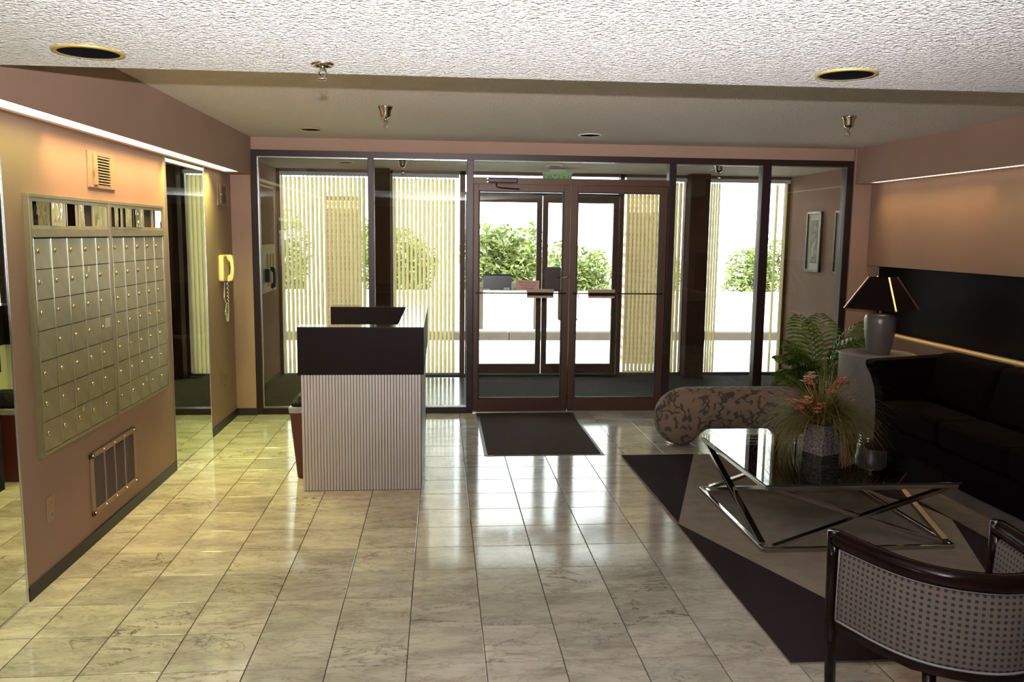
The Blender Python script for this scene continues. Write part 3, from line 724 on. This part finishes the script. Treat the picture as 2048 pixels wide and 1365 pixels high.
# ------------------------------------------------------------------ rug
rg = thing('area_rug', (0, 0, 0), 'geometric area rug in taupe, grey and black under the glass table', 'rug')
MB().box(1.36, 3.8, 2.97, 6.05, .0005, .011).obj('taupe_field', RUGT, rg)
def rp(pts, m, nm): MB().prism(pts, .009, .0122).obj(nm, m, rg)
rp([(1.36, 6.05), (1.37, 4.555), (1.915, 6.05)][::-1], RUGB, 'black_inlay')
rp([(1.36, 4.55), (1.36, 2.97), (1.975, 2.97)], RUGB, 'black_inlay')
rp([(3.03, 2.97), (3.8, 2.97), (3.8, 6.05), (2.98, 6.05), (3.0, 4.97)], RUGG, 'grey_inlay')
rp([(3.02, 4.55), (2.995, 5.3), (2.97, 6.05), (2.72, 5.5), (2.782, 5.25), (2.85, 4.97), (2.967, 4.79)], RUGB, 'black_inlay')
rp([(3.017, 4.542), (2.846, 4.113), (2.56, 3.4), (2.35, 2.97), (3.026, 2.97)], RUGB, 'black_inlay')

# ------------------------------------------------------------------ bench
be = thing('bolster_bench', (0, 0, 0), 'rounded bolster bench in tan squiggle upholstery', 'bench')
X0, X1 = 1.70, 3.02; NX, NA = 64, 32
def sstep(a, b, t): t = max(0, min(1, (t-a)/(b-a))); return t*t*(3-2*t)
bm2 = MB()
for i in range(NX+1):
    q = (1-math.cos(PI*i/NX))/2; x = X0+(X1-X0)*q
    de = min(x-X0, X1-x); 
    R1 = .20; tt = min(1, de/R1); rr = math.sqrt(max(0, 1-(1-tt)**2))
    tb = min(1, de/.3); top = .235+(.462-.235)*math.sqrt(max(0, 1-(1-tb)**2.2))
    bot = .215-(.215-.004)*rr
    bot += .125*sstep(.24, .42, de)
    ry = .185*rr+.0001
    zc, rz = (top+bot)/2, max(.0005, (top-bot)/2)
    for k in range(NA):
        a = 2*PI*k/NA; ca, sa = math.cos(a), math.sin(a)
        bm2.v.append((x, 6.41+ry*math.copysign(abs(ca)**.85, ca), zc+rz*math.copysign(abs(sa)**.9, sa)))
for i in range(NX):
    for k in range(NA): bm2.f.append((i*NA+k, i*NA+(k+1)%NA, (i+1)*NA+(k+1)%NA, (i+1)*NA+k))
bm2.obj('upholstered_body', SQUIG, be, smooth=True)
sp_ = []
for i in range(41):
    a = PI*i/40
MB().tube([(2.02, 6.41+.19*math.cos(2*PI*k/40), .29+.172*math.sin(2*PI*k/40)) for k in range(41)], .0025, 5).obj('seam', SQUIG, be, smooth=True)

# ------------------------------------------------------------------ coffee table
ct = thing('coffee_table', (1.69, 4.085, .012), 'square smoked glass coffee table on crossed chrome bars', 'table')
W, Dp, Zt = 1.045, 1.075, .345; s = .024
for a, b in [((0,0),(W,0)),((W,0),(W,Dp)),((W,Dp),(0,Dp)),((0,Dp),(0,0))]:
    MB().bar((a[0],a[1],s/2), (b[0],b[1],s/2), s, s).obj('base_bar', CHROME, ct, bevel=.003)
    MB().bar((a[0],a[1],Zt), (b[0],b[1],Zt), s*.8, s).obj('top_bar', CHROME, ct, bevel=.003)
i_ = .055
def xb(p, q): MB().bar(p, q, .038, .02).obj('cross_bar', CHROME, ct, bevel=.002)
for yy in (.012, Dp-.012):
    xb((i_, yy, s), (W-i_, yy, Zt-s/2)); xb((W-i_, yy-.022 if yy > .5 else yy+.022, s), (i_, yy-.022 if yy > .5 else yy+.022, Zt-s/2))
for xx in (.012, W-.012):
    xb((xx, i_, s), (xx, Dp-i_, Zt-s/2)); xb((xx+(.022 if xx < .5 else -.022), Dp-i_, s), (xx+(.022 if xx < .5 else -.022), i_, Zt-s/2))
MB().box(-.012, W+.012, -.012, Dp+.012, Zt+.012, Zt+.022).obj('glass_top', TGLASS, ct, bevel=.003)
MB().box(-.0125, W+.0125, -.0125, -.0115, Zt+.0125, Zt+.0215).obj('glass_edge', GASKET, ct)
ZG = .012+Zt+.022

# ------------------------------------------------------------------ flower arrangement
fa = thing('flower_arrangement', (2.265, 4.70, ZG), 'dried grasses with coral flowers in a speckled square pot', 'flowers', rz=math.radians(24))
MB().box(-.074, .074, -.074, .074, 0, .18).obj('pot', POT, fa, bevel=.004)
MB().box(-.066, .066, -.066, .066, .178, .184).obj('moss', SOIL, fa)
g = MB(); rnd = random.Random(3)
def blade(g, base, az, el, L, droop, wd, nseg=7):
    p = Vector(base); d = Vector((math.cos(az)*math.cos(el), math.sin(az)*math.cos(el), math.sin(el)))
    side = Vector((-math.sin(az), math.cos(az), 0)); prev = None
    for i in range(nseg+1):
        ww = wd*(1-i/nseg)**.6*.5+.0003
        a, b = p-side*ww, p+side*ww
        if prev:
            bb = len(g.v); g.v += [tuple(prev[0]), tuple(prev[1]), tuple(b), tuple(a)]; g.f.append((bb, bb+1, bb+2, bb+3))
        prev = (a, b)
        p = p+d*(L/nseg); d = (d+Vector((0, 0, -droop/nseg))).normalized()
for _ in range(1250):
    az = rnd.uniform(0, 2*PI)
    if abs((az+2.44+PI)%(2*PI)-PI) < .65 and rnd.random() < .8: continue
    blade(g, (rnd.uniform(-.05, .05), rnd.uniform(-.05, .05), .18), az, rnd.uniform(.35, 1.3), rnd.uniform(.3, .52), rnd.uniform(1.7, 3.3), .0048)
for _ in range(60):
    az = rnd.uniform(0, 2*PI); blade(g, (rnd.uniform(-.04, .04), rnd.uniform(-.04, .04), .18), az, rnd.uniform(.8, 1.5), rnd.uniform(.3, .45), rnd.uniform(.1, .6), .003)
g.obj('grasses', GRASS, fa, kind='stuff')
for az, el, L in ((2.4, 1.2, .3), (2.7, 1.05, .32), (.4, 1.0, .28), (.2, 1.15, .3), (1.9, 1.3, .27), (3.3, .9, .22), (5.6, 1.1, .22)):
    q = MB(); blade(q, (0, 0, .2), az, el, L, .5, .045, 8); blade(q, (.01, 0, .2), az+.2, el-.1, L*.8, .7, .03, 6)
    q.obj('dried_leaf', DRYLEAF, fa)
def flower(g, c, r, rnd):
    for k in range(5):
        a = 2*PI*k/5+rnd.random(); c_ = Vector(c); t = c_+Vector((math.cos(a), math.sin(a), .35))*r
        s1 = c_+Vector((math.cos(a-.5), math.sin(a-.5), .5))*r*.7; s2 = c_+Vector((math.cos(a+.5), math.sin(a+.5), .5))*r*.7
        b = len(g.v); g.v += [tuple(c_), tuple(s1), tuple(t), tuple(s2)]; g.f.append((b, b+1, b+2, b+3))
fl = [(-.2, .0, .33, 0), (-.17, -.03, .29, 0), (-.13, .02, .31, 0), (-.15, -.05, .33, 0), (-.11, -.08, .28, 0), (-.06, .05, .42, 0), (-.02, .08, .46, 1), (-.08, .06, .44, 1), (.0, .1, .44, 1), (-.1, 0, .34, 1), (.03, .0, .36, 0), (.06, -.03, .35, 0), (.12, .03, .41, 0), (.15, .05, .42, 0), (.18, .04, .4, 0), (.1, -.06, .3, 1), (.14, -.04, .31, 1), (.08, .05, .33, 0), (.16, -.02, .27, 0), (-.06, -.05, .3, 0)]
for x, y, z, c_ in fl:
    q = MB(); x *= 1.35
    for _ in range(7): flower(q, (x+rnd.uniform(-.018, .018), y+rnd.uniform(-.018, .018), z+rnd.uniform(-.012, .012)), rnd.uniform(.017, .026), rnd)
    q.tube([(x, y, z-.01), (x*.6, y*.6, z*.7+.03), (x*.15, y*.15, .18)], .0015, 4)
    q.obj('flower', FLOWC if c_ else FLOWP, fa)

# ------------------------------------------------------------------ armchair
ch = thing('armchair', (1.75, 2.68, 0), 'curved back armchair with dark wood rail and checked upholstery', 'chair', rz=math.radians(6))
half = [(0, -.34), (.06, -.332), (.12, -.308), (.195, -.26), (.25, -.19), (.285, -.1), (.308, 0), (.322, .06), (.33, .115)]
cp = [(-x, y) for x, y in half[::-1]]+half[1:]
def resample(pts, n):
    P = [Vector((p[0], p[1], 0)) for p in pts]
    for _ in range(2):
        Q = [P[0]]
        for a, b in zip(P, P[1:]): Q += [a*.75+b*.25, a*.25+b*.75]
        Q.append(P[-1]); P = Q
    Ls = [0]
    for a, b in zip(P, P[1:]): Ls.append(Ls[-1]+(b-a).length)
    out = []; j = 0
    for i in range(n):
        s_ = Ls[-1]*i/(n-1)
        while j < len(P)-2 and Ls[j+1] < s_: j += 1
        t = (s_-Ls[j])/max(1e-9, Ls[j+1]-Ls[j]); out.append(P[j].lerp(P[j+1], min(1, max(0, t))))
    return out, Ls[-1]
CP, CL = resample(cp, 61)
def normals(P):
    o = []
    for i in range(len(P)):
        d = (P[min(i+1, len(P)-1)]-P[max(i-1, 0)]).normalized(); o.append(Vector((d.y, -d.x, 0)))
    return o
CN = normals(CP)   # outward (towards -y at the back)
def sweep(prof, i0, i1, zf=None, uv=False, ufun=None):
    """prof: closed list of (outward offset, z)"""
    m = MB(); n = len(prof)
    for i in range(i0, i1+1):
        for o_, z in prof:
            p = CP[i]+CN[i]*o_; zz = z+(zf(i) if zf else 0)
            if uv: m.uv[len(m.v)] = (CL*i/(len(CP)-1), zz)
            m.v.append((p.x, p.y, zz))
    for i in range(i1-i0):
        for k in range(n): m.f.append((i*n+k, i*n+(k+1)%n, (i+1)*n+(k+1)%n, (i+1)*n+k))
    m.f.append(tuple(range(n-1, -1, -1))); t = (i1-i0)*n; m.f.append(tuple(t+k for k in range(n)))
    return m
def zdrop(i): t = abs(i/60-.5)*2; return .0*t
sweep([(.026, .57), (.03, .585), (.026, .612), (.012, .622), (-.012, .622), (-.026, .612), (-.03, .59), (-.026, .57)], 0, 60).obj('top_rail', MAHOG, ch, smooth=True)
sweep([(.018, .27), (.02, .285), (.018, .305), (-.016, .305), (-.016, .265)], 2, 58).obj('bottom_rail', MAHOG, ch)
sweep([(.016, .302), (.022, .32), (.024, .44), (.022, .556), (.016, .572), (-.014, .572), (-.03, .55), (-.036, .44), (-.03, .32), (-.014, .302)], 2, 58, uv=True).obj('upholstered_panel', CHECK, ch, smooth=True)
pt = [CP[i]+CN[i]*.021 for i in range(2, 59)]
MB().tube([(p.x, p.y, .568) for p in pt], .0042, 6).tube([(p.x, p.y, .306) for p in pt], .0042, 6).tube([(pt[0].x, pt[0].y, .306), (pt[0].x, pt[0].y, .568)], .0042, 6).tube([(pt[-1].x, pt[-1].y, .306), (pt[-1].x, pt[-1].y, .568)], .0042, 6).obj('piping', PIPING, ch, smooth=True)
for sx in (-1, 1):
    MB().tube([(sx*.333, .12, .615), (sx*.33, .122, .45), (sx*.325, .128, .25), (sx*.3, .15, 0)], .03, 8, lambda t: 1-.35*t).obj('leg', MAHOG, ch, smooth=True)
    MB().tube([(sx*.2, -.235, .28), (sx*.205, -.255, .14), (sx*.22, -.3, 0)], .022, 8, lambda t: 1-.35*t).obj('leg', MAHOG, ch, smooth=True)
seat = MB().prism([(-.29, .2), (-.285, -.05), (-.24, -.18), (-.14, -.27), (0, -.3), (.14, -.27), (.24, -.18), (.285, -.05), (.29, .2)], .30, .385)
for i_v, v in enumerate(seat.v): seat.uv[i_v] = (v[0], v[1])
seat.obj('seat', CHECK, ch, bevel=.02, seg=3)
MB().prism([(-.3, .19), (-.28, -.06), (-.23, -.19), (-.13, -.275), (0, -.3), (.13, -.275), (.23, -.19), (.28, -.06), (.3, .19)], .25, .30).obj('seat_frame', MAHOG, ch)

# ------------------------------------------------------------------ sofa
so = thing('sofa', (0, 0, .001), 'very dark plum sofa with flared arms along the right wall', 'sofa')
ya, yb = 3.75, 6.16
MB().box(3.40, 3.96, ya+.06, yb-.06, .012, .24).obj('base', SOFA, so, bevel=.02)
nC = 3; cw = (yb-ya-.26)/nC
for k in range(nC):
    y0 = ya+.13+k*cw
    MB().box(3.36, 3.80, y0+.004, y0+cw-.004, .24, .43).obj('seat_cushion', SOFA, so, bevel=.04, seg=4)
    m = MB(); m.v = [(3.68,y0+.004,.42),(3.9,y0+.004,.42),(3.9,y0+cw-.004,.42),(3.68,y0+cw-.004,.42),(3.78,y0+.004,.80),(3.95,y0+.004,.80),(3.95,y0+cw-.004,.80),(3.78,y0+cw-.004,.80)]
    m.f = [(0,3,2,1),(4,5,6,7),(0,1,5,4),(1,2,6,5),(2,3,7,6),(3,0,4,7)]
    m.obj('back_cushion', SOFA, so, bevel=.05, seg=4)
MB().box(3.86, 3.985, ya, yb-.02, .012, .76).obj('back', SOFA, so, bevel=.03, seg=3)
prof = [(3.385, .012), (3.39, .2), (3.385, .36), (3.365, .5), (3.33, .6), (3.285, .68), (3.28, .705), (3.29, .722), (3.32, .73), (3.6, .745), (3.9, .765), (3.985, .765), (3.985, .012)]
for (y0, y1) in ((ya, ya+.12), (yb-.12, yb)):
    m = MB(); n = len(prof)
    for yy in (y0, y1): m.v += [(x, yy, z) for x, z in prof]
    m.f = [tuple(range(n)), tuple(range(2*n-1, n-1, -1))]+[(i, n+i, n+(i+1)%n, (i+1)%n) for i in range(n)]
    m.obj('arm', SOFA, so, bevel=.02, seg=3)
# black panel in the recess and ledge with cove light in its colour
pn = tag(MB().box(XR3-.02, XR3-.001, 2.0, 7.585, .801, 1.395).obj('recess_panel', PANELB), 'long black glossy panel in the recess above the sofa', 'wall panel')
struct('trim_1', MB().box(XR2-.008, XR3-.02, BACK, 7.6, .787, .80), LEDGE, label='ledge below the black panel, lightened for the cove light')

# ------------------------------------------------------------------ end table, lamp
et = thing('pedestal_table', (3.64, 6.64, 0), 'round off white drum table carrying the lamp', 'table')
MB().lathe([(.29, 0), (.3, .01), (.3, .68), (.296, .69)], 64).obj('drum', WHITEM, et, smooth=False)
MB().lathe([(.301, .685), (.304, .69), (.304, .698), (.3, .702)], 64).obj('top', WHITEM, et)
lp = thing('table_lamp', (3.635, 6.62, .702), 'grey ceramic table lamp with a square black shade', 'lamp')
MB().lathe([(.085, 0), (.09, .01), (.1, .06), (.116, .16), (.124, .25), (.124, .29), (.115, .318), (.1, .33), (.03, .332)], 48).obj('base', CERAM, lp, smooth=True)
MB().lathe([(.012, .33), (.012, .4)], 12).obj('neck', GOLD, lp, smooth=True)
A, B = .2125, .081; z0, z1 = .375, .635
sh = MB(); rz = math.radians(37.5)
def rot2(x, y): return (x*math.cos(rz)-y*math.sin(rz), x*math.sin(rz)+y*math.cos(rz))
cb = [rot2(x, y) for x, y in ((-A,-A),(A,-A),(A,A),(-A,A))]; ctp = [rot2(x, y) for x, y in ((-B,-B),(B,-B),(B,B),(-B,B))]
cbi = [(x*.985, y*.985) for x, y in cb]; cti = [(x*.96, y*.96) for x, y in ctp]
sh.v = [(x, y, z0) for x, y in cb]+[(x, y, z1) for x, y in ctp]+[(x, y, z0) for x, y in cbi]+[(x, y, z1) for x, y in cti]
for k in range(4):
    j = (k+1)%4; sh.f += [(k, j, 4+j, 4+k), (8+j, 8+k, 12+k, 12+j), (8+k, 8+j, j, k), (4+k, 4+j, 12+j, 12+k)]
shade = sh.obj('lamp_shade', SHADE, lp)
for k in range(4): MB().bar((*cb[k], z0), (*ctp[k], z1), .012, .012).obj('edge_trim', GOLD, shade)

# ------------------------------------------------------------------ palm
pl = thing('potted_palm', (3.42, 7.22, 0), 'green parlour palm behind the drum table', 'plant')
MB().lathe([(.11, 0), (.14, .02), (.165, .26), (.17, .28), (.15, .28), (.148, .25)], 28).obj('pot', BLACKP, pl, smooth=True)
MB().lathe([(.148, .24), (.001, .25)], 20).obj('soil', SOIL, pl)
rnd = random.Random(11)
def frond(az, el, L, droop, seed):
    g = MB(); rr = random.Random(seed)
    p = Vector((.03*math.cos(az), .03*math.sin(az), .25)); d = Vector((math.cos(az)*math.cos(el), math.sin(az)*math.cos(el), math.sin(el)))
    pts = [p.copy()]; ds = [d.copy()]; n = 18
    for i in range(n):
        p = p+d*(L/n); d = (d+Vector((math.cos(az)*.02, math.sin(az)*.02, -droop/n*(.3+1.6*i/n)))).normalized(); pts.append(p.copy()); ds.append(d.copy())
    side = Vector((-math.sin(az), math.cos(az), 0))
    for i in range(6, n+1):
        t = (i-6)/(n-6); ll = .23*(math.sin(PI*(.18+.74*t)))**.8
        for sgn in (-1, 1):
            q = pts[i]; dd = (ds[i]*.65+side*sgn*.8+Vector((0, 0, .05))).normalized(); w = .0125; prev = None
            for s_ in range(5):
                u = s_/4; ww = w*math.sin(PI*(.12+.88*(1-u)*.95))*1.0+.0004
                nn = ds[i]*ww
                a, b = q-nn, q+nn
                if prev: bb = len(g.v); g.v += [tuple(prev[0]), tuple(prev[1]), tuple(b), tuple(a)]; g.f.append((bb, bb+1, bb+2, bb+3))
                prev = (a, b); q = q+dd*(ll/4); dd = (dd+Vector((0, 0, -.3))).normalized()
    g.tube([tuple(x) for x in pts], .004, 4, lambda t: 1-.7*t)
    g.obj('frond', PALM, pl)
specs = [(2.9, .95, .85, .9), (3.4, .8, .72, 1.0), (2.4, 1.1, .9, .7), (1.2, 1.2, .9, .8), (.2, 1.0, .86, 1.2), (-.35, 1.05, .88, 1.3), (-1.0, 1.0, .72, 1.3), (3.9, 1.0, .76, 1.4), (4.5, .9, .66, 1.4), (5.2, 1.15, .85, 1.2), (3.1, .55, .6, 1.0), (3.6, .45, .55, 1.1), (-.1, 1.25, .9, .9), (1.8, 1.3, .85, .6), (4.2, .55, .55, 1.2), (2.7, .7, .7, 1.2), (3.2, 1.2, .88, 1.0), (-.6, .75, .6, 1.3), (2.9, .8, .7, 1.1), (3.7, 1.1, .8, 1.3), (4.3, 1.15, .8, 1.5), (4.9, 1.0, .7, 1.6), (3.5, .65, .6, 1.5), (2.2, .9, .6, 1.3), (-.2, .7, .62, 1.5), (3.0, 1.35, .8, 1.3)]
for i, (a, e_, L, dr) in enumerate(specs): frond(a, min(1.45, e_+.28), L*(.6 if math.cos(a) < -.3 else .88), dr*1.5, i)

# ------------------------------------------------------------------ outdoors
struct('pavement', MB().box(-14, 16, YB+.1, 13.2, -.16, -.03), CONC, label='pale concrete walk outside the doors')
struct('driveway', MB().box(-40, 45, 13.4, 60, -.16, -.02), ASPH, label='sunlit driveway beyond the curb')
cu = thing('curb', (1, 13.3, 0), 'low curb line outside the doors with its shade painted dark', 'curb')
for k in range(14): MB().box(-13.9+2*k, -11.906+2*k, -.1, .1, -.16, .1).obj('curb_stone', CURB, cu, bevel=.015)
for x, l in ((-1.235, 'brick pier outside behind the left blind'), (2.72, 'brick pier outside behind the blind right of the doors')):
    p = thing('brick_pier', (x, 10.95, 0), l, 'pier')
    MB().box(-.215 if x < 0 else -.3, .215 if x < 0 else .3, -.15, .15, -.05, 2.1 if x < 0 else 2.5).obj('shaft', BRICK, p)
    z = 2.1 if x < 0 else 2.5
    MB().box(-.24 if x < 0 else -.33, .24 if x < 0 else .33, -.18, .18, z, z+.06).obj('cap', CONC, p)
def bush(x, y, rx, ry, h, seed, label, n=2600):
    n = int(n*1.5)
    rr = random.Random(seed); g = MB(); blobs = [(rr.uniform(-.6, .6)*rx, rr.uniform(-.4, .4)*ry, rr.uniform(.15, .8)*h, rr.uniform(.3, .5)) for _ in range(14)]
    for _ in range(n):
        bx, by, bz, br = rr.choice(blobs)
        v = Vector((rr.gauss(0, 1), rr.gauss(0, 1), rr.gauss(0, 1))).normalized()*(br*rr.uniform(.75, 1.05))
        p = Vector((bx+v.x*rx*.9, by+v.y*ry*.9, max(.03, bz+v.z*h*.75)))
        a = Vector((rr.gauss(0, 1), rr.gauss(0, 1), rr.gauss(0, .6))).normalized(); b = a.cross(Vector((rr.gauss(0, 1), rr.gauss(0, 1), rr.gauss(0, 1)))).normalized()
        L = rr.uniform(.06, .11); W_ = L*.3
        k = len(g.v); g.v += [tuple(p-a*L), tuple(p+b*W_), tuple(p+a*L), tuple(p-b*W_)]; g.f.append((k, k+1, k+2, k+3))
    t = thing('bush', (x, y, 0), label, 'bush', 'bushes across the driveway')
    g.obj('foliage', HEDGE, t, kind='stuff')
    s_ = MB()
    for _ in range(5):
        b_ = rr.choice(blobs); s_.tube([(rr.uniform(-.1, .1), rr.uniform(-.1, .1), -.02), (b_[0]*.5, b_[1]*.5, b_[2]*.5), (b_[0], b_[1], b_[2])], .02, 5)
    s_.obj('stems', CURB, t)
bush(-6.6, 17.4, 1.3, 1.1, 2.15, 1, 'tall sunlit bush farthest left behind the left blind', 3200)
bush(-3.7, 17, 1.25, 1.0, 2.1, 2, 'tall sunlit bush behind the brick pier at left', 3200)
bush(-1.0, 17.2, 1.1, 1.0, 1.8, 3, 'sunlit bush behind the second blind', 3000)
bush(1.25, 16.4, .95, .9, 1.75, 4, 'bushy green shrub seen through the left door', 3400)
bush(3.0, 18.4, .9, .9, 1.35, 5, 'lower shrub seen between the door stiles', 2200)
bush(5.2, 20.5, 1.2, 1.0, 1.25, 6, 'pale low shrub seen through the right door', 2200)
bush(8.3, 21, 1.3, 1.0, 1.6, 7, 'pale shrub seen through the brightest right window', 2200)
bush(11.2, 22, 1.2, 1.0, 1.5, 8, 'pale shrub at the far right outside', 1500)
pw_ = thing('added_low_wall', (1.5, 15.1, 0), 'added pale low wall burning out white in front of the bushes', 'wall')  # added wall: burns out white in the sun and hides the lower bushes
for k in range(11): MB().box(-11+2*k, -9.01+2*k, -.1, .1, -.03, .58).obj('wall_block', CONC, pw_, bevel=.01)
MB().box(-11.05, 11.05, -.13, .13, .58, .63).obj('coping', CONC, pw_)
rl = thing('low_rail', (1.2, 14.7, 0), 'low dark rail before the shrub outside', 'rail')
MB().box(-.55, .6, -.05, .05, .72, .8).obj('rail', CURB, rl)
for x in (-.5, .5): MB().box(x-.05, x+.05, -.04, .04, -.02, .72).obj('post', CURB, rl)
